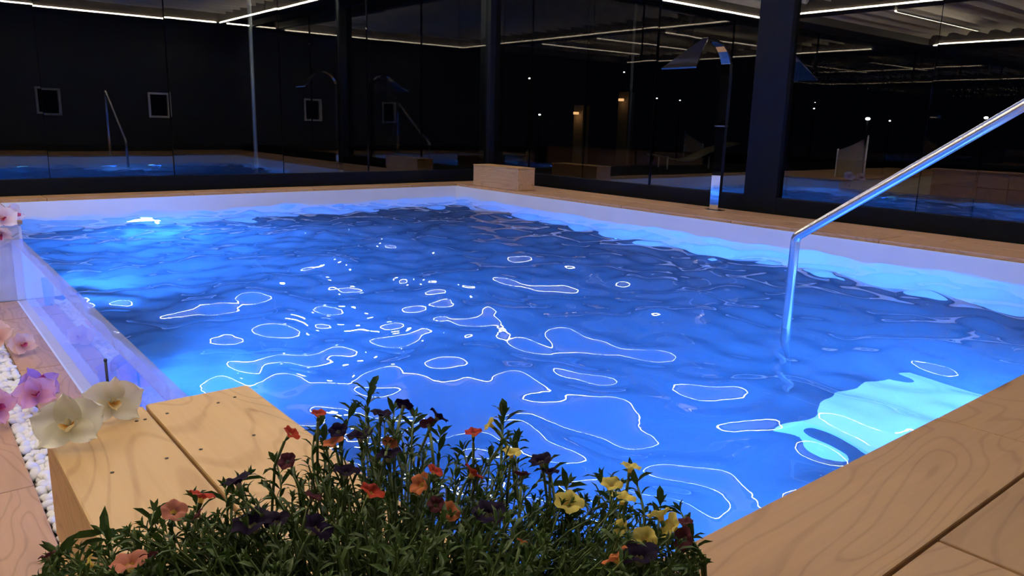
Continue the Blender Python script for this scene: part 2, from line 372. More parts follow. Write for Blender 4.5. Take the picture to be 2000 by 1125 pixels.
# light strips: an aluminium channel with a glowing diffuser
def strip(a, b_, label, inn=(0, 1), w_=0.024, zz=H-0.008):
    a, b_ = Vector((*a, zz)), Vector((*b_, zz)); c = (a+b_)/2; al_x = abs(b_.x-a.x) > abs(b_.y-a.y)
    t = empty('light_strip', c, label, 'light', 'warm light strips under the pergola')
    lx, ly = (abs(b_.x-a.x)/2, w_/2) if al_x else (w_/2, abs(b_.y-a.y)/2)
    c = c + Vector((*inn, 0))*(w_/2+0.004); t.location = c; nn = Vector((*inn, 0))
    e = Vector((lx, ly, 0.013))
    ch = c - nn*(w_/2+0.001); ce = Vector((lx if al_x else 0.003, 0.003 if al_x else ly, 0.02))
    bx('channel', ch-ce, ch+ce, GREYM, t)
    bx('diffuser', c-e, c+e, LED, t)
strip((BI[0], BI[2]), (BI[1]-0.1, BI[2]), 'long warm strip on the near side of the bay over the pool')
strip((BI[0], BI[3]), (BI[1], BI[3]), 'long warm strip on the far side of the bay over the pool', (0, -1))
strip((BI[0], BI[2]+0.06), (BI[0], BI[3]-0.06), 'long warm strip above the left pool wall', (1, 0))
strip((BI[1], BI[2]+0.06), (BI[1], BI[3]-0.06), 'long warm strip above the right pool edge', (-1, 0))
strip((BI[1]+0.18, BI[2]), (GB-0.02, BI[2]), 'short warm strip between the pool bay and the right glazing')
strip((BII[0], 0.2), (BII[0], 9.7), 'long warm strip at the far side of the bay over the lower terrace', (1, 0))
strip((BII[1], 0.2), (BII[1], 9.7), 'added warm strip hidden on the inner side of the bay over the lower terrace, lighting the louvres', (-1, 0), zz=H+0.05)  # added strip, kept behind the beam, there to light the blades
for yy in (2.9, 5.25, 7.6):  # the strip nearest the rear wall is added to brighten the blades
    strip((-4.0, yy), (0.33, yy), 'short warm strip on a louvre over the lower terrace, %s' % {2.9: 'added nearest the rear wall to brighten the louvres', 5.25: 'the middle of three', 7.6: 'nearest the far glazing'}[yy], w_=0.036, zz=H-0.02)
# ---- water
nx, ny = 330, 490
gx = np.linspace(X0-0.025, X1+0.012, nx); gy = np.linspace(Y0-0.02, Y1+0.012, ny)
GX, GY = np.meshgrid(gx, gy)
hh = np.zeros_like(GX)
def waves(n, lo, hi, slope, seed):
    r = np.random.default_rng(seed); z = np.zeros_like(GX)
    for i in range(n):
        lam = math.exp(r.uniform(math.log(lo), math.log(hi))); k = 2*PI/lam; th = r.uniform(0, 2*PI)
        z += slope*math.sqrt(2/n)/k*np.sin(k*(GX*math.cos(th)+GY*math.sin(th)) + r.uniform(0, 2*PI))
    return z
hh += waves(60, 0.5, 1.6, 0.075, 1)
hh += waves(80, 0.22, 0.6, 0.115, 2)
chop = 1/(1+np.exp(-((GY-5.0) - 0.5*(GX-2.5))/1.2))
hh += waves(80, 0.10, 0.28, 0.047, 3)*(0.12+0.75*chop)
edge = 1/(1+np.exp(-(GX-4.8)/0.7))*1/(1+np.exp((GY-4.0)/0.8))
hh += waves(60, 0.2, 0.6, 0.08, 4)*edge
verts = np.stack([GX.ravel(), GY.ravel(), hh.ravel()], 1)
idx = np.arange(nx*ny).reshape(ny, nx)
q = np.stack([idx[:-1, :-1], idx[:-1, 1:], idx[1:, 1:], idx[1:, :-1]], -1).reshape(-1, 4)
# close the body: skirts and bottom sit inside the basin walls
rim = list(idx[0, :]) + list(idx[1:, -1]) + list(idx[-1, -2::-1]) + list(idx[-2:0:-1, 0])
nv = len(verts); low = verts[rim].copy(); low[:, 2] = ZF-0.02-ZW
verts = np.vstack([verts, low]); m_ = len(rim)
side = [(int(rim[i]), nv+i, nv+(i+1) % m_, int(rim[(i+1) % m_])) for i in range(m_)]
me = bpy.data.meshes.new('water'); me.from_pydata(verts.tolist(), [], q.tolist() + side + [tuple(nv+m_-1-i for i in range(m_))])
me.polygons.foreach_set('use_smooth', [True]*len(q) + [False]*(m_+1))
tag(link('water', me, WATER, None, (0, 0, ZW)), 'rippling blue-lit water filling the pool', 'water', kind='structure')
# ---- ground outside
bx('ground', (-40, -30, ZL-0.6), (60, 60, ZL-0.5), GROUND)['kind'] = 'structure'
bpy.data.objects['ground']['label'] = 'unlit ground outside the glass'; bpy.data.objects['ground']['category'] = 'ground'
# ================================================================== THINGS
# clear acrylic side panel
pn = empty('acrylic_panel', (0.81, (YP0+YP1)/2, ZL), 'clear acrylic side panel holding back the blue water beside the pebbles', 'panel')
bx('sheet', (0.770, YP0-0.3, ZL-0.03), (0.852, YP1+0.005, ZW+0.022), ACRY, pn, 0.004)
bx('top_edge', (0.768, YP0-0.3, ZW+0.0222), (0.854, YP1+0.004, ZW+0.030), EDGE, pn, 0.003)
# underwater lamps
LENS = emis('pool_lamp_lens', (0.25, 0.85, 1.0), 40)
def pool_lamp(p, nrm, label, power=1.0):
    t = empty('pool_lamp', p, label, 'light', 'round underwater lamps'); nrm = Vector(nrm)
    q_ = nrm.to_track_quat('Z', 'Y').to_matrix().to_4x4()
    bm = bmesh.new(); bmesh.ops.create_cone(bm, cap_ends=True, segments=28, radius1=0.15, radius2=0.135, depth=0.02, matrix=q_ @ Matrix.Translation((0, 0, 0.01)))
    obj('bezel', bm, STEEL, t)
    bm = bmesh.new(); bmesh.ops.create_cone(bm, cap_ends=True, segments=24, radius1=0.11, radius2=0.09, depth=0.014, matrix=q_ @ Matrix.Translation((0, 0, 0.026)))
    obj('lens', bm, LENS, t)
    ld = bpy.data.lights.new('lamp_beam', 'SPOT'); ld.energy = POOL_W*power; ld.color = POOL_COL; ld.spot_size = math.radians(150); ld.spot_blend = 1.0; ld.shadow_soft_size = 0.09
    lo = bpy.data.objects.new('lamp_beam', ld); C.objects.link(lo); lo.parent = t; lo.location = nrm*0.13
    lo.rotation_euler = (-(nrm+Vector((0, 0, -0.22)))).to_track_quat('Z', 'Y').to_euler()
pool_lamp((2.35, Y1, -1.85), (0, -1, 0), 'glowing underwater lamp in the far pool wall, showing through the water left of centre', 2.0)
pool_lamp((4.05, Y0+0.0, -1.70), (0, 1, 0), 'underwater lamp in the near pool wall by the handrail foot', 0.75)
pool_lamp((5.05, Y0+0.0, -1.75), (0, 1, 0), 'underwater lamp in the near pool wall toward the right edge', 1.0)
pool_lamp((X1, 6.6, -2.3), (-1, 0, 0), 'underwater lamp low in the right pool wall near the steel waterfall', 1.0)
pool_lamp((2.3, Y0, -1.70), (0, 1, 0), 'added underwater lamp, out of sight in the near pool wall below the flowers, brightening the water', 1.1)  # added lamp, unseen under the deck edge, fills the near left water
pool_lamp((X0, 4.4, -1.95), (1, 0, 0), 'underwater lamp below the clear panel, nearer the bench', 1.5)
pool_lamp((X0, 7.0, -1.95), (1, 0, 0), 'underwater lamp below the far end of the clear panel', 1.3)
# ---- handrail
RX = 4.15
hr = empty('pool_handrail', (RX, 2.42, ZD), 'brushed steel handrail rising from the water to the deck on the right', 'handrail')
def arc(p0, p1, p2, r, n=6):
    p0, p1, p2 = Vector(p0), Vector(p1), Vector(p2); a = p1+(p0-p1).normalized()*r; c = p1+(p2-p1).normalized()*r
    return [a*(1-t)**2 + p1*2*t*(1-t) + c*t*t for t in [i/n for i in range(n+1)]]
A_, B_, C_, D_ = (RX, 2.42, -2.745), (RX, 2.42, -0.62), (RX, 0.77, 0.54), (RX, 0.77, ZD)
pts = [Vector(A_)] + arc(A_, B_, C_, 0.03, 4) + arc(B_, C_, D_, 0.10) + [Vector(D_)]
bm = bmesh.new(); tube(bm, [p-wloc(hr) for p in pts], 0.028, 20); obj('rail', bm, STEEL, hr, smooth=True)
for p in ((RX, 0.77, ZD+0.006), (RX, 2.42, -2.743)):
    bm = bmesh.new(); bmesh.ops.create_cone(bm, cap_ends=True, segments=24, radius1=0.06, radius2=0.05, depth=0.014, matrix=Matrix.Translation(local(p, hr)))
    obj('foot_flange', bm, STEEL, hr)
# ---- steel waterfall (curved blade spout)
wb = at(1396, 411, Z=ZD)
wf = empty('waterfall_spout', (wb.x, wb.y, ZD), 'polished steel waterfall spout with a flared blade on the right pool edge', 'fountain')
PX, PY = wb.x, wb.y
def sheet(name, secs, th, mat, par, sm=True):
    """secs: list of (centre, half width along Y, thickness normal)"""
    bm = bmesh.new(); rows = []
    for c, hw, nn in secs:
        c = Vector(c); nn = Vector(nn).normalized()*th/2
        rows.append([bm.verts.new(c+Vector((0, -hw, 0))-nn), bm.verts.new(c+Vector((0, hw, 0))-nn), bm.verts.new(c+Vector((0, hw, 0))+nn), bm.verts.new(c+Vector((0, -hw, 0))+nn)])
    for r0, r1 in zip(rows, rows[1:]):
        for k in range(4): bm.faces.new((r0[k], r0[(k+1) % 4], r1[(k+1) % 4], r1[k]))
    bm.faces.new(rows[0][::-1]); bm.faces.new(rows[-1]); bmesh.ops.recalc_face_normals(bm, faces=bm.faces)
    return obj(name, bm, mat, par)
hw = 0.062; k = -ZD
sheet('post', [((0, 0, 0), hw, (1, 0, 0)), ((0, 0, 0.42), hw, (1, 0, 0)), ((0.008, 0, 1.0), hw, (1, 0, 0)), ((0.012, 0, k+0.60), hw, (1, 0, 0)), ((0, 0, k+0.73), hw, (1, 0, 0.1))], 0.055, CHROME, wf)
sheet('neck', [((0, 0, k+0.73), hw, (1, 0, 0.15)), ((-0.035, 0, k+0.80), hw, (1, 0, 0.5)), ((-0.085, 0, k+0.87), hw, (1, 0, 1.0)), ((-0.15, 0, k+0.925), 0.058, (0.5, 0, 1)), ((-0.26, 0, k+0.965), 0.046, (0.2, 0, 1)), ((-0.42, 0, k+0.978), 0.032, (-0.2, 0, 1))], 0.030, CHROME, wf)
sheet('blade', [((-0.42, 0, k+0.978), 0.032, (-0.4, 0, 1)), ((-0.50, 0, k+0.92), 0.062, (-0.7, 0, 1)), ((-0.66, 0.01, k+0.785), 0.145, (-0.75, 0, 1)), ((-0.78, 0.02, k+0.68), 0.210, (-0.78, 0, 1)), ((-0.835, 0.02, k+0.635), 0.240, (-0.80, 0, 1))], 0.018, CHROME, wf)
bx('base_plate', (PX-0.06, PY-0.11, ZD), (PX+0.06, PY+0.11, ZD+0.012), CHROME, wf, 0.004)
bx('clamp_band', (PX-0.034, PY-0.072, 0.02), (PX+0.034, PY+0.072, 0.032), STEEL, wf)
# ---- wooden box on the far corner
cb = empty('wooden_box', (7.3, 9.2, ZD), 'oblong wooden box standing on the coping at the far pool corner', 'box')
xa, xb, ya, yb_ = 7.10, 7.42, 8.62, 9.72; hz = ZD+0.33
bx('front_board', (xa, ya+0.022, ZD+0.002), (xa+0.02, yb_, hz-0.022), BOXW, cb, 0.003)
bx('rear_board', (xb-0.02, ya+0.022, ZD+0.002), (xb, yb_, hz-0.022), BOXW, cb, 0.003)
bx('end_board', (xa, ya, ZD+0.002), (xb, ya+0.02, hz-0.022), BOXW, cb, 0.003)
bx('end_board', (xa+0.022, yb_-0.02, ZD+0.002), (xb-0.022, yb_, hz-0.023), BOXW, cb, 0.003)
bx('lid', (xa-0.004, ya-0.004, hz-0.02), (xb+0.004, yb_+0.004, hz), BOXW, cb, 0.004)
# ---- wooden bench box over the end of the panel
bn = empty('bench_box', (0.6, 1.8, ZL), 'pale wooden bench box over the near end of the clear panel', 'bench')
by0, by1 = 0.96, 2.64
bx('top_board', (0.272, by0, ZD-0.022), (0.568, by1, ZD+0.012), WBY, bn, 0.008)
bx('top_board', (0.578, by0, ZD-0.022), (0.925, by1+0.01, ZD+0.012), WBY, bn, 0.008)
bx('side_board', (0.282, by0, ZD-0.36), (0.302, by1-0.01, ZD-0.024), WBY, bn, 0.003)
bx('side_board', (0.262, by0, ZL+0.005), (0.284, by1-0.19, ZD-0.30), WBY, bn, 0.004)
bx('end_board', (0.303, by1-0.03, ZL+0.2), (0.760, by1-0.01, ZD-0.024), WBX, bn, 0.003)
sb = bmesh.new()
for px, py in ((864, 285), (1128, 230), (1214, 201), (1312, 398), (1038, 471), (862, 517), (580, 591), (706, 325), (750, 316)):
    p = at(px*0.3778, 700+py*0.3778, Z=ZD+0.012)
    bmesh.ops.create_cone(sb, cap_ends=True, segments=8, radius1=0.0055, radius2=0.0055, depth=0.002, matrix=Matrix.Translation(local(p+Vector((0, 0, 0.0005)), bn)))
o = obj('screws', sb, SCREW, bn); o.name = 'screw_heads'; o['kind'] = 'stuff'
# ---- pebble bed
pb = empty('pebble_bed', (0.43, 4.5, ZL), 'white marble pebbles filling the narrow channel beside the wooden strip', 'pebbles')
bx('bedding', (0.358, 1.0, ZL-0.055), (0.510, YP1-0.02, ZL-0.045), GRAVEL, pb)
pm = []
for s_ in range(6):
    bm = bmesh.new(); bmesh.ops.create_icosphere(bm, subdivisions=2, radius=1)
    for v in bm.verts:
        n_ = noise.noise(v.co*1.1 + Vector((s_*7.3, 0, 0))); v.co *= 1+0.28*n_
        v.co.x *= 1.0+0.1*(s_ % 3); v.co.z *= 0.72
    for f in bm.faces: f.smooth = True
    me = bpy.data.meshes.new('pebble'); bm.to_mesh(me); bm.free(); me.materials.append(STONE); pm.append(me)
cand = []
yy = 2.5
while yy < 7.95:
    for r in range(4):
        cand.append((0.378+0.036*r+random.uniform(-0.009, 0.009), yy+random.uniform(-0.014, 0.014), ZL-0.022+random.uniform(-0.006, 0.016)))
    yy += 0.046
vis = [c for c in cand if 2.9 < c[1] < 6.3]
vis = vis[:295]; rest = [c for c in cand if c not in vis]
under = [(c[0]+0.018, c[1]+0.02, ZL-0.042) for c in cand]
for c in vis:
    o = bpy.data.objects.new('pebble', random.choice(pm)); C.objects.link(o); o.parent = pb; o.location = local(c, pb)
    r_ = random.uniform(0.021, 0.031); o.scale = (r_*random.uniform(0.8, 1.2), r_*random.uniform(0.9, 1.35), r_)
    o.rotation_euler = (random.uniform(-.5, .5), random.uniform(-.5, .5), random.uniform(0, 6))
bm = bmesh.new()
for c in rest+under:
    r_ = random.uniform(0.021, 0.030)
    bmesh.ops.create_icosphere(bm, subdivisions=1, radius=r_, matrix=Matrix.Translation(local(c, pb)) @ Matrix.Rotation(random.uniform(0, 6), 4, 'Z') @ Matrix.Diagonal((1.0, 1.3, 0.75, 1)))
o = obj('pebble_fill', bm, STONE, pb, smooth=True); o['kind'] = 'stuff'
# ---- orchids
def petal_mesh(name, length, width, cup, mat, notch=0.0, wav=0.0, n=9, mm=8):
    """petal along +Y from the origin, faces +Z"""
    bm = bmesh.new(); g = []
    for i in range(n+1):
        t = i/n; prof = (math.sin(PI*min(1, t*0.93+0.035)**0.75))**0.6 if 0 < t < 1 else (0.12 if t == 0 else 0.10)
        row = []
        for j in range(mm+1):
            u = j/mm*2-1; x = u*width/2*prof; yv = length*t*(1-0.10*u*u*t)
            z = cup*(u*u*0.6*prof + (t*t)*0.8)*length + wav*math.sin(u*5+t*7)*length*0.05
            row.append(bm.verts.new((x, yv, z)))
        g.append(row)
    for i in range(n):
        for j in range(mm): bm.faces.new((g[i][j], g[i][j+1], g[i+1][j+1], g[i+1][j]))
    for f in bm.faces: f.smooth = True
    me = bpy.data.meshes.new(name); bm.to_mesh(me); bm.free(); me.materials.append(mat)
    return me
def petal_mat(name, base, edge, vein=0.2, tr=0.35):
    mt, nt, out = nmat(name); L = nt.links.new
    tc = N(nt, 'ShaderNodeTexCoord'); nz = N(nt, 'ShaderNodeTexNoise'); nz.inputs['Scale'].default_value = 40; L(tc.outputs['Object'], nz.inputs['Vector'])
    lp = N(nt, 'ShaderNodeVectorMath', operation='LENGTH'); L(tc.outputs['Generated'], lp.inputs[0])
    sep = N(nt, 'ShaderNodeSeparateXYZ'); L(tc.outputs['Generated'], sep.inputs[0])
    ad = N(nt, 'ShaderNodeMath', operation='MULTIPLY_ADD'); L(nz.outputs['Fac'], ad.inputs[0]); ad.inputs[1].default_value = vein; L(sep.outputs[1], ad.inputs[2])
    r = ramp(nt, [(0.15, base), (0.75, edge)]); L(ad.outputs[0], r.inputs[0])
    d = N(nt, 'ShaderNodeBsdfPrincipled'); d.inputs['Roughness'].default_value = 0.5; L(r.outputs[0], d.inputs['Base Color'])
    tl = N(nt, 'ShaderNodeBsdfTranslucent'); L(r.outputs[0], tl.inputs[0]); mx = N(nt, 'ShaderNodeMixShader'); mx.inputs[0].default_value = tr
    L(d.outputs[0], mx.inputs[1]); L(tl.outputs[0], mx.inputs[2]); L(mx.outputs[0], out.inputs[0]); return mt
PW = petal_mat('white_petal', (0.80, 0.78, 0.60), (0.93, 0.92, 0.84), tr=0.15); LY = petal_mat('yellow_lip', (0.75, 0.35, 0.03), (0.85, 0.75, 0.45))
PP = petal_mat('pink_petal', (0.62, 0.22, 0.30), (0.80, 0.42, 0.52)); PV = petal_mat('violet_petal', (0.36, 0.18, 0.48), (0.48, 0.27, 0.60)); PPe = petal_mat('peach_petal', (0.80, 0.42, 0.28), (0.88, 0.60, 0.42))
PB = petal_mat('blush_petal', (0.78, 0.50, 0.52), (0.92, 0.80, 0.76)); LR = petal_mat('red_lip', (0.30, 0.01, 0.06), (0.6, 0.1, 0.2))
def orchid(pos, face, roll, size, pmat, lmat, label, group=None):
    t = empty('orchid_bloom', pos, label, 'flower', group)
    q_ = Vector(face).to_track_quat('Z', 'Y').to_matrix().to_4x4() @ Matrix.Rotation(roll, 4, 'Z')
    big = petal_mesh('petal', size*0.52, size*0.62, 0.16, pmat, wav=0.6); sep_ = petal_mesh('sepal', size*0.52, size*0.36, 0.10, pmat, wav=0.4)
    lip = petal_mesh('lip', size*0.26, size*0.20, 0.9, lmat, wav=1.0); colm = petal_mesh('column', size*0.12, size*0.10, 1.2, pmat)
    for me, angs, lift in ((sep_, (0, 125, -125), 0.0), (big, (68, -68), 0.018), (lip, (180,), 0.03), (colm, (0,), 0.03)):
        for a in angs:
            o = bpy.data.objects.new(me.name.split('.')[0], me); C.objects.link(o); o.parent = t
            o.matrix_local = q_ @ Matrix.Translation((0, 0, size*lift)) @ Matrix.Rotation(math.radians(a), 4, 'Z') @ Matrix.Rotation(math.radians(35 if me is lip else (24 if me is sep_ else 4)), 4, 'X')
            if me is lip:
                pass
    return t
bt = ZD+0.012
def on(px, py, z): return at(px, py, Z=z)
p = at(138, 832, Y=2.42); orchid(p, (-0.35, -0.85, 0.45), math.radians(6), 0.205, PW, LY, 'white orchid bloom with yellow lip lying at the bench corner, the left of the pair')
p = at(224, 818, Y=2.54)+Vector((0.0, 0.03, 0.045)); orchid(p, (0.05, -0.95, 0.2), math.radians(-8), 0.19, PW, LY, 'white orchid bloom with yellow lip on the bench, right of its twin')
p = at(70, 772, Z=ZL+0.09); orchid(p, (-0.1, -0.9, 0.5), 0.2, 0.24, PP, LR, 'dusky pink orchid bloom lying on the pebbles, the nearest coloured one')
p = at(76, 758, Z=ZL+0.06); orchid(p+Vector((0.01, 0.08, 0)), (0.25, -0.7, 0.7), 2.6, 0.24, PV, LR, 'violet orchid bloom tucked behind the dusky pink one')
p = at(-4, 800, Z=ZL+0.10); orchid(p, (0.2, -0.8, 0.5), 0.9, 0.22, PP, LR, 'rose orchid bloom half cut off at the left frame edge')
p = at(42, 676, Z=ZL+0.06); orchid(p, (0.3, -0.8, 0.5), 0.2, 0.21, PPe, LR, 'peach orchid bloom on the wooden strip, right of another peach one')
p = at(-6, 660, Z=ZL+0.13); orchid(p, (-0.1, -0.8, 0.5), 0.9, 0.25, PPe, LR, 'peach orchid bloom on the pebbles at the left frame edge')
p = at(3, 428, Z=ZD+0.06); orchid(p, (0.1, -0.9, 0.3), 0.0, 0.26, PB, LR, 'blush orchid bloom on the far left deck, facing forward')
p = at(22, 420, Z=ZD+0.07); orchid(p, (0.7, -0.6, 0.2), 0.3, 0.24, PB, LR, 'blush orchid bloom turned sideways on the far left deck')
p = at(2, 455, Y=8.0); orchid(p, (-0.2, -0.6, -0.5), 0.5, 0.22, PB, LR, 'blush orchid bloom hanging over the deck edge at the far left')
# stem of the far-left orchid spray and the dark rod behind the white blooms
e = empty('black_rod', (0.70, 3.94, ZL), 'thin black rod standing upright behind the white orchids', 'rod')
bm = bmesh.new(); tube(bm, [(0, 0, 0), (0.002, 0, 0.3), (0, 0, 0.535)], 0.0065, 10); obj('shaft', bm, BLACKR, e, smooth=True)
bm = bmesh.new(); bmesh.ops.create_uvsphere(bm, u_segments=10, v_segments=6, radius=0.009, matrix=Matrix.Translation((0, 0, 0.535))); obj('tip', bm, BLACKR, e, smooth=True)
# candle holder beyond the left frame edge, mirrored in the panel
BG = glassy('blue_glass', (0.25, 0.5, 0.85), 0.8, haze=0.25)
ca = empty('candle_holder', (0.565, 7.75, ZL), 'blue glass candle holder mirrored in the far end of the clear panel', 'candle holder')
bm = bmesh.new(); tube(bm, [(0, 0, 0), (0, 0, 0.02), (0, 0, 0.25)], [0.035, 0.038, 0.048], 20, cap=False); obj('cup', bm, BG, ca, smooth=True)
bm = bmesh.new(); tube(bm, [(0, 0, 0.01), (0, 0, 0.20)], 0.028, 16); obj('candle', bm, WHITEP, ca, smooth=True)
# ---- loungers and canvas chair on the left, mirrored in the right glazing
def lounger(x, y, rz, label):
    t = empty('sun_lounger', (x, y, ZD), label, 'lounger'); t.rotation_euler = (0, 0, rz)
    bm = bmesh.new(); prof = []
    n = 22
    for i in range(n+1):
        s_ = i/n; prof.append((s_*2.0-1.0, 0.28+0.36*max(0, s_-0.45)**1.3*2.6 + 0.05*math.cos(s_*9)))
    v0 = [bm.verts.new((x_, -0.38, z_)) for x_, z_ in prof]; v1 = [bm.verts.new((x_, 0.38, z_)) for x_, z_ in prof]
    for i in range(n): bm.faces.new((v0[i], v0[i+1], v1[i+1], v1[i]))
    r_ = bmesh.ops.solidify(bm, geom=bm.faces[:], thickness=0.05)
    obj('sling', bm, FABRIC, t, smooth=True)
    for s_ in (-1, 1):
        bm = bmesh.new(); tube(bm, [(x_, s_*0.40, z_-0.02) for x_, z_ in prof], 0.02, 8); obj('side_rail', bm, GREYM, t, smooth=True)
        for xx in (-0.7, 0.55): bm = bmesh.new(); tube(bm, [(xx, s_*0.40, 0), (xx, s_*0.40, 0.30)], 0.02, 8); obj('leg', bm, WHITEP, t, smooth=True)
pL = at(1350, 330, Z=ZD)
bx('outdoor_deck', (GB+0.35, 6.5, ZL-0.5), (pL.x+3, pL.y+3, ZD), GROUND)
tag(bpy.data.objects['outdoor_deck'], 'dark stone terrace outside the right glazing', 'terrace', None, 'structure')
lounger(pL.x, pL.y, math.radians(-35), 'cream curved sun lounger outside the glass, left of the waterfall post')
# upright canvas screen
cx_ = -0.15
def mir(px, py, X): d = ray(px, py); v = d*((2*GB+0.10-X)/d.x); return Vector((X, v.y, v.z))
q1, q2 = mir(1634, 292, cx_), mir(1693, 266, cx_-0.0)
cs = empty('canvas_screen', (cx_, (q1.y+q2.y)/2, ZL), 'upright cream canvas screen on a pole, mirrored in the right glazing', 'screen')
bm = bmesh.new()
ya_, yb2 = sorted((q1.y, q2.y))
def P(y_, z_, x_=0): return bm.verts.new(local((cx_+x_, y_, z_), cs))
hi_n, hi_f = (q2.z, q1.z) if q2.y < q1.y else (q1.z, q2.z)
rows = []
for i in range(7):
    t_ = i/6; y_ = ya_+(yb2-ya_)*t_; zt_ = hi_n+(hi_f-hi_n)*t_ - 0.03*math.sin(PI*t_); bow = 0.03*math.sin(PI*t_)
    rows.append([P(y_, ZL+0.05+(zt_-ZL-0.05)*j/5, bow*math.sin(PI*j/5)) for j in range(6)])
for i in range(6):
    for j in range(5): bm.faces.new((rows[i][j], rows[i+1][j], rows[i+1][j+1], rows[i][j+1]))
bmesh.ops.solidify(bm, geom=bm.faces[:], thickness=0.012); obj('canvas', bm, FABRIC, cs, smooth=True)
for y_, z_ in ((ya_, hi_n), (yb2, hi_f)):
    bm = bmesh.new(); tube(bm, [local((cx_, y_, ZL), cs), local((cx_, y_, z_+0.03), cs)], 0.018, 10); obj('pole', bm, WHITEP, cs, smooth=True)
# grey downpipe outside the far glazing
q_ = at(495, 200, Y=GA+0.5)
bm = bmesh.new(); tube(bm, [(0, 0, 0), (0, 0, 4.1)], 0.028, 12); o = obj('drain_pipe', bm, GREYM, None, (q_.x, GA+0.5, ZL), smooth=True)
tag(o, 'slim grey upright pipe outside the far glass wall', 'pipe')
# ---- garden lights outside
GLB = emis('lamp_glow_white', (1, 0.95, 0.9), 9); GLW = emis('lamp_glow_warm', (1, 0.5, 0.2), 1.6)
pts_ = [((1695, 232), 24, 0.05, 'brightest white garden light, right of the dark post'), ((1926, 230), 24, 0.04, 'white garden light above the handrail at the right'),
        ((1590, 212), 26, 0.02, 'faint garden light just right of the dark post, lower of two'), ((1738, 236), 26, 0.022, 'dim garden light right of the brightest one'),
        ((1219, 229), 24, 0.035, 'white garden light right of the warm wall lamp'), ((1283, 192), 26, 0.022, 'dim garden light under the waterfall blade'),
        ((1054, 224), 24, 0.028, 'white garden light left of the warm wall lamp'), ((1034, 153), 24, 0.024, 'white light highest above the wooden box'),
        ((1328, 196), 27, 0.02, 'small garden light left of the waterfall post'), ((1219, 141), 25, 0.02, 'small high light between the warm lamps'),
        ((1592, 212-12), 28, 0.012, 'tiniest garden light beyond the dark post')]
def bollard(p, r_, label, mat):
    t = empty('garden_light', (p.x, p.y, ZL-0.5), label, 'light', 'lights in the dark garden')
    hz_ = p.z-(ZL-0.5)
    bm = bmesh.new(); tube(bm, [(0, 0, 0), (0, 0, hz_-r_)], 0.03, 8); obj('pole', bm, FRAME, t, smooth=True)
    bm = bmesh.new(); bmesh.ops.create_uvsphere(bm, u_segments=14, v_segments=8, radius=r_, matrix=Matrix.Translation((0, 0, hz_)) @ Matrix.Diagonal((1.3, 1.3, 0.8, 1))); obj('globe', bm, mat, t, smooth=True)
for (q_, D, r_, lb) in pts_: bollard(at(*q_, D=D), r_, lb, GLB)
for (px, py), lb in (((1125, 226), 'warm wall lamp glowing on a dark outdoor pier, the lower one'), ((1213, 200), 'fainter warm wall lamp on a dark outdoor pier, the upper one')):
    p = at(px, py, D=19); t = empty('wall_lamp', (p.x, p.y, ZL-0.5), lb, 'lamp', 'warm lamps outside')
    bm = bmesh.new(); box(bm, (0.08, -0.16, 0), (0.3, 0.16, p.z-ZL+0.75)); obj('pier', bm, simple('dim_render_%d' % px, (0.10, 0.08, 0.06), 0.9), t)
    bm = bmesh.new(); box(bm, (-0.05, -0.05, p.z-ZL+0.53), (0.05, 0.05, p.z-ZL+0.59), 0.01); obj('lamp_head', bm, GLW, t)
    ld = bpy.data.lights.new('lamp_glow', 'POINT'); ld.energy = 2.2 if px == 1125 else 1.0; ld.color = (1, 0.5, 0.2); ld.shadow_soft_size = 0.04
    lo = bpy.data.objects.new('lamp_glow', ld); C.objects.link(lo); lo.parent = t; lo.location = (-0.1, 0, p.z-ZL+0.48)
# ---- floodlight outside, just above the frame: its glitter path crosses the far water
p = at(662, -45, Y=13.2)
dl = empty('floodlight', (p.x, p.y, ZL-0.5), 'outdoor floodlight on a pole beyond the far glass, glittering on the water', 'light')
bm = bmesh.new(); tube(bm, [(0, 0.1, 0), (0, 0.1, p.z-ZL+0.6)], 0.04, 12); obj('pole', bm, FRAME, dl, smooth=True)
bm = bmesh.new(); box(bm, (-0.14, 0.02, p.z-ZL+0.42), (0.14, 0.07, p.z-ZL+0.58), 0.01); obj('housing', bm, FRAME, dl)
bm = bmesh.new(); box(bm, (-0.12, 0.0, p.z-ZL+0.44), (0.12, 0.018, p.z-ZL+0.56)); obj('lens', bm, emis('flood_lens', (1, 0.93, 0.8), 260), dl)
# ================================================================== FLOWERING PLANT
LEAF = simple('calibrachoa_leaf', (0.056, 0.104, 0.020), 0.45, var=0.35, scale=14, trans=0.25)
STEM = simple('green_stem', (0.13, 0.19, 0.06), 0.5, var=0.2)
POT = simple('terracotta_pot', (0.20, 0.19, 0.19), 0.6)
pc = Vector((0.335, 0.60, 0)); PZ = -0.60
pt = empty('flowering_plant', (pc.x, pc.y, ZD), 'bushy trailing plant with small purple, red and yellow trumpet flowers in the foreground', 'plant')
def L_(v): return local(v, pt)
bm = bmesh.new()
prof = [(0.15, 0.0), (0.16, 0.01), (0.21, 0.33), (0.225, 0.335), (0.225, 0.37), (0.205, 0.37), (0.20, 0.34)]
rings = [[bm.verts.new((r_*math.cos(2*PI*k/32), r_*math.sin(2*PI*k/32), z_)) for k in range(32)] for r_, z_ in prof]
for a, b_ in zip(rings, rings[1:]):
    for k in range(32): bm.faces.new((a[k], a[(k+1) % 32], b_[(k+1) % 32], b_[k]))
bm.faces.new(rings[0][::-1]); bm.faces.new(rings[-1]); obj('pot', bm, POT, pt, smooth=True)
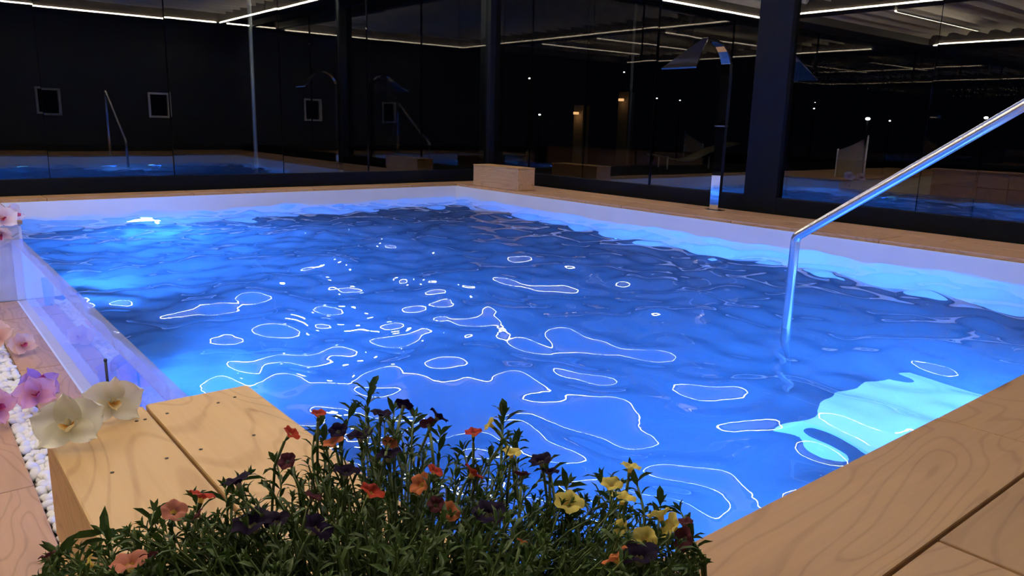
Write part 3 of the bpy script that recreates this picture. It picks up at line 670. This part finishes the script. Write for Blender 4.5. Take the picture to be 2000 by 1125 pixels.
sil = [(60, 1100), (100, 1078), (190, 1050), (300, 1005), (350, 985), (430, 968), (480, 945), (520, 925), (590, 900), (640, 860), (690, 840), (720, 775), (745, 800), (800, 800), (860, 830), (900, 885), (950, 865), (985, 825), (1010, 885), (1060, 925), (1100, 968), (1170, 955), (1215, 930), (1240, 965), (1290, 1000), (1340, 1035), (1365, 1090)]
sx = np.array([s[0] for s in sil]); syy = np.array([s[1] for s in sil])
def top(px): return float(np.interp(px, sx, syy))
leaf_v, leaf_f = [], []
single_leaves = []
stem_bm = bmesh.new()
def leaf_at(p, dirv, up, ln, wd_):
    """lance-shaped, slightly folded and bowed leaf: 8 triangles"""
    dirv = dirv.normalized(); sd = dirv.cross(up)
    if sd.length < 1e-3: sd = dirv.cross(Vector((1, 0, 0)))
    sd.normalize(); n_ = sd.cross(dirv).normalized()
    pts = [p, p+dirv*ln*0.33+n_*ln*0.03, p+dirv*ln*0.68+n_*ln*0.02, p+dirv*ln-n_*ln*0.12]
    l1, r1 = pts[1]+sd*wd_*0.42+n_*wd_*0.18, pts[1]-sd*wd_*0.42+n_*wd_*0.18
    l2, r2 = pts[2]+sd*wd_*0.40+n_*wd_*0.16, pts[2]-sd*wd_*0.40+n_*wd_*0.16
    return [pts[0], l1, pts[1], r1, l2, pts[2], r2, pts[3]], [(0, 1, 2), (0, 2, 3), (1, 4, 5, 2), (2, 5, 6, 3), (4, 7, 5), (5, 7, 6)]
def stem(tip, base, nleaf, ln, single=False, r0=0.0016, bend=0.05):
    tip, base = Vector(tip), Vector(base)
    mid = (tip+base)/2 + Vector((random.uniform(-1, 1), random.uniform(-1, 1), random.uniform(-0.2, 1)))*bend
    cs_ = [base*(1-t)**2 + mid*2*t*(1-t) + tip*t*t for t in [i/6 for i in range(7)]]
    tube(stem_bm, [L_(c) for c in cs_], [r0*(1.2-0.6*i/6) for i in range(7)], 4, cap=False)
    ph = random.uniform(0, 6)
    for k in range(nleaf):
        t = 0.28+0.72*(k+0.5)/nleaf; c = base*(1-t)**2 + mid*2*t*(1-t) + tip*t*t
        ax = ((mid-base)*(1-t)+(tip-mid)*t).normalized(); ph += 2.2
        a = ax.cross(Vector((0.3, 0.2, 1))).normalized(); b2 = ax.cross(a)
        out_ = a*math.cos(ph)+b2*math.sin(ph)
        d_ = (ax*random.uniform(0.35, 0.9)+out_+Vector((0, 0, 0.15))).normalized()
        l_ = ln*random.uniform(0.7, 1.2)*(0.55+0.6*math.sin(PI*min(1, 1.15-t*0.6)))
        vs, fs = leaf_at(c, d_, ax, l_, l_*random.uniform(0.26, 0.36))
        if single and len(single_leaves) < 285: single_leaves.append((vs, fs))
        else:
            n0 = len(leaf_v); leaf_v.extend(L_(v) for v in vs); leaf_f.extend(tuple(i+n0 for i in f) for f in fs)
    # crown rosette
    for k in range(5):
        ax = (tip-mid).normalized(); a = ax.cross(Vector((0.3, 0.2, 1))).normalized(); b2 = ax.cross(a); an = k*2.4+ph
        vs, fs = leaf_at(tip, ax*1.1+a*math.cos(an)*0.7+b2*math.sin(an)*0.7, ax, ln*0.6, ln*0.2)
        n0 = len(leaf_v); leaf_v.extend(L_(v) for v in vs); leaf_f.extend(tuple(i+n0 for i in f) for f in fs)
def dist(px, py): # mound shape: the crest is far, the near flank closer
    dy = max(0.0, (py-top(px)))/260
    return 0.98 - 0.16*min(1.2, dy) - 0.10*abs(px-740)/640
def basepoint(tip):
    c = Vector((pc.x, pc.y, PZ)); v = tip-c; v.z *= 0.55
    return c + v*0.35 + Vector((random.uniform(-.02, .02), random.uniform(-.02, .02), 0))
# tips protruding along the crest get leaves of their own
for px, py, n_ in ((722, 762, 16), (985, 812, 18), (1178, 935, 12), (1235, 925, 10), (1290, 985, 10), (690, 800, 10), (770, 800, 12), (860, 850, 12), (905, 880, 12), (200, 1040, 12), (540, 905, 12), (110, 1078, 10),
                   (380, 975, 12), (480, 930, 10), (630, 850, 12), (1065, 905, 12), (1110, 945, 12), (1345, 1040, 10), (1330, 1000, 8), (620, 835, 10), (810, 815, 12), (1010, 860, 12), (440, 955, 10), (300, 1000, 10)):
    tip = at(px, py, D=dist(px, py)); bp_ = at(px+random.uniform(-25, 25), min(1125, py+130), D=dist(px, py)-0.03)
    stem(tip, bp_, n_, 0.024, True, bend=0.02)
cnt = 0
while cnt < 800:
    px = random.uniform(80, 1375); tp = top(px)+12
    if tp > 1215: continue
    py = tp + (1215-tp)*random.random()**1.05
    D = dist(px, py) + random.uniform(-0.06, 0.10)
    tip = at(px, py, D=D); b0 = basepoint(tip)
    ln_ = min(0.16, (tip-b0).length); b1 = tip + (b0-tip).normalized()*ln_ + Vector((0, 0, -0.04))
    stem(tip, b1, random.randint(11, 16), 0.0185, bend=0.035); cnt += 1
# deep interior foliage
for k in range(220):
    px = random.uniform(200, 1280); py = random.uniform(max(top(px)+90, 900), 1250)
    tip = at(px, py, D=dist(px, py)+random.uniform(0.08, 0.2)); stem(tip, basepoint(tip), 12, 0.024, bend=0.03)
o = obj('stems', stem_bm, STEM, pt, smooth=True); o['kind'] = 'stuff'
me = bpy.data.meshes.new('foliage'); me.from_pydata([tuple(v) for v in leaf_v], [], leaf_f); o = link('foliage', me, LEAF, pt); o['kind'] = 'stuff'
for vs, fs in single_leaves:
    me = bpy.data.meshes.new('leaf'); o0 = vs[0].copy(); me.from_pydata([tuple(v-o0) for v in vs], [], fs); link('leaf', me, LEAF, pt, L_(o0))
# flowers
def fl_mat(name, throat, lobe): return petal_mat(name, throat, lobe, 0.1, 0.3)
def corolla(r_, mats, seed):
    rr = random.Random(seed); bm = bmesh.new(); seg = 30; prof = [(0.10, -0.95), (0.16, -0.6), (0.24, -0.25), (0.45, -0.02), (0.78, 0.08), (1.0, 0.03)]
    rings = []
    ph = rr.uniform(0, 6)
    for i, (q_, z_) in enumerate(prof):
        row = []
        for k in range(seg):
            a = 2*PI*k/seg; lobe = abs(math.cos(2.5*a+ph))**0.45; f_ = i/(len(prof)-1)
            rad = q_*(1 - 0.24*(1-lobe)*f_**2); wv = 0.10*f_*math.sin(5*a+ph*2)+0.05*f_*math.sin(9*a+ph)+ rr.uniform(-.015, .015)
            row.append(bm.verts.new((rad*math.cos(a)*r_, rad*math.sin(a)*r_, (z_+wv)*r_)))
        rings.append(row)
    for i, (a, b_) in enumerate(zip(rings, rings[1:])):
        for k in range(seg):
            f = bm.faces.new((a[k], a[(k+1) % seg], b_[(k+1) % seg], b_[k])); f.material_index = 0 if i >= 2 else 1; f.smooth = True
    me = bpy.data.meshes.new('flower'); bm.to_mesh(me); bm.free()
    for m_ in mats: me.materials.append(m_)
    return me
def pm_(n, c, var=0.15): return simple(n, c, 0.7, var=var, scale=30, trans=0.3, spec=0.15)
YT = pm_('yellow_throat', (0.75, 0.50, 0.12)); DT = pm_('dull_throat', (0.22, 0.20, 0.12))
COLS = {'p': (pm_('purple_flower', (0.011, 0.003, 0.028), 0.3), DT, 'purple'), 'r': (pm_('red_flower', (0.50, 0.055, 0.030), 0.3), YT, 'red'), 'o': (pm_('orange_flower', (0.62, 0.19, 0.075), 0.3), YT, 'orange'),
        'y': (pm_('yellow_flower', (0.80, 0.66, 0.16), 0.1), YT, 'yellow'), 's': (pm_('salmon_flower', (0.60, 0.22, 0.15), 0.2), YT, 'salmon'), 'm': (pm_('maroon_flower', (0.10, 0.022, 0.035), 0.3), DT, 'maroon')}
FL = [('p', 462, 936, 52, 0), ('p', 702, 848, 50, 0), ('p', 757, 886, 54, 0), ('p', 790, 790, 36, 1), ('p', 745, 806, 42, 0), ('p', 858, 812, 42, 1), ('p', 660, 840, 36, 1), ('p', 677, 918, 50, 0), ('p', 1055, 897, 46, 0),
      ('p', 1074, 920, 36, 1), ('p', 492, 1018, 74, 0), ('p', 538, 1014, 50, 0), ('p', 623, 1028, 62, 1), ('p', 955, 1000, 66, 0), ('p', 1246, 1080, 78, 0), ('m', 1338, 1018, 30, 0), ('m', 1334, 1052, 44, 1),
      ('r', 622, 806, 29, 0), ('r', 570, 845, 34, 1), ('r', 924, 843, 34, 0), ('m', 836, 826, 34, 1), ('r', 727, 958, 48, 1), ('o', 820, 945, 46, 1), ('r', 850, 918, 34, 1), ('r', 926, 922, 44, 1), ('o', 878, 998, 44, 1),
      ('r', 396, 966, 46, 1), ('m', 560, 900, 34, 1), ('m', 612, 968, 38, 1), ('o', 762, 865, 32, 1), ('o', 1200, 1086, 56, 1), ('o', 650, 862, 40, 1), ('s', 252, 1096, 60, 1), ('s', 340, 997, 44, 1), ('m', 92, 1084, 26, 1),
      ('y', 955, 828, 32, 1), ('y', 1000, 882, 38, 1), ('y', 1111, 980, 58, 0), ('y', 1195, 944, 42, 0), ('y', 1232, 910, 40, 0), ('y', 1217, 970, 48, 0), ('y', 1288, 1002, 48, 1), ('y', 1308, 1028, 54, 1), ('y', 1258, 1052, 48, 1), ('y', 1212, 1030, 34, 1),
      ('m', 1020, 925, 34, 1), ('m', 290, 1085, 30, 1), ('m', 852, 985, 34, 1), ('y', 170, 1102, 34, 1), ('m', 385, 1006, 26, 1), ('o', 1020, 1056, 22, 1)]
CAL = simple('calyx_green', (0.10, 0.17, 0.05), 0.5)
fst = bmesh.new()
for i, (c, px, py, spx, face) in enumerate(FL):
    D = dist(px, py)-0.035; p = at(px, py, D=D); r_ = spx/2/FPX*D*1.04
    mats = COLS[c]; me = corolla(r_, mats[:2], i)
    view = -p.normalized()
    if face == 0: dirn = Vector((random.uniform(-.25, .25), random.uniform(-.2, .3), 1.0)) + view*random.uniform(-0.1, 0.2)
    else: dirn = Vector((random.uniform(-.9, .9), random.uniform(-.3, .6), 0.5)) + view*random.uniform(-0.2, 0.6)
    q_ = dirn.to_track_quat('Z', 'Y')
    o = bpy.data.objects.new('flower', me); C.objects.link(o); o.parent = pt; o.location = L_(p); o.rotation_euler = q_.to_euler(); o['label'] = mats[2]+' trumpet flower'
    bm = bmesh.new(); tube(bm, [(0, 0, -1.35*r_), (0, 0, -0.95*r_), (0, 0, -0.6*r_)], [0.05*r_, 0.15*r_, 0.20*r_], 6); obj('calyx', bm, CAL, o, smooth=True)
    dn = dirn.normalized(); bb = p - dn*1.3*r_
    tube(fst, [L_(bb), L_(bb - dn*0.02 + Vector((0, 0, -0.015))), L_(bb - dn*0.03 + Vector((0, 0, -0.07)))], 0.0018, 5)
o = obj('flower_stalks', fst, STEM, pt, smooth=True); o['kind'] = 'stuff'
# ================================================================== to metres
SM = Matrix.Scale(S, 4)
for me in bpy.data.meshes: me.transform(SM)
for ld in bpy.data.lights:
    ld.shadow_soft_size *= S
    if ld.type != 'SUN': ld.energy *= S*S
for o in bpy.data.objects:
    o.location = Vector(o.location)*S
    if o.parent is None: o.location.z += -ZL*S
cd.clip_start = 0.02
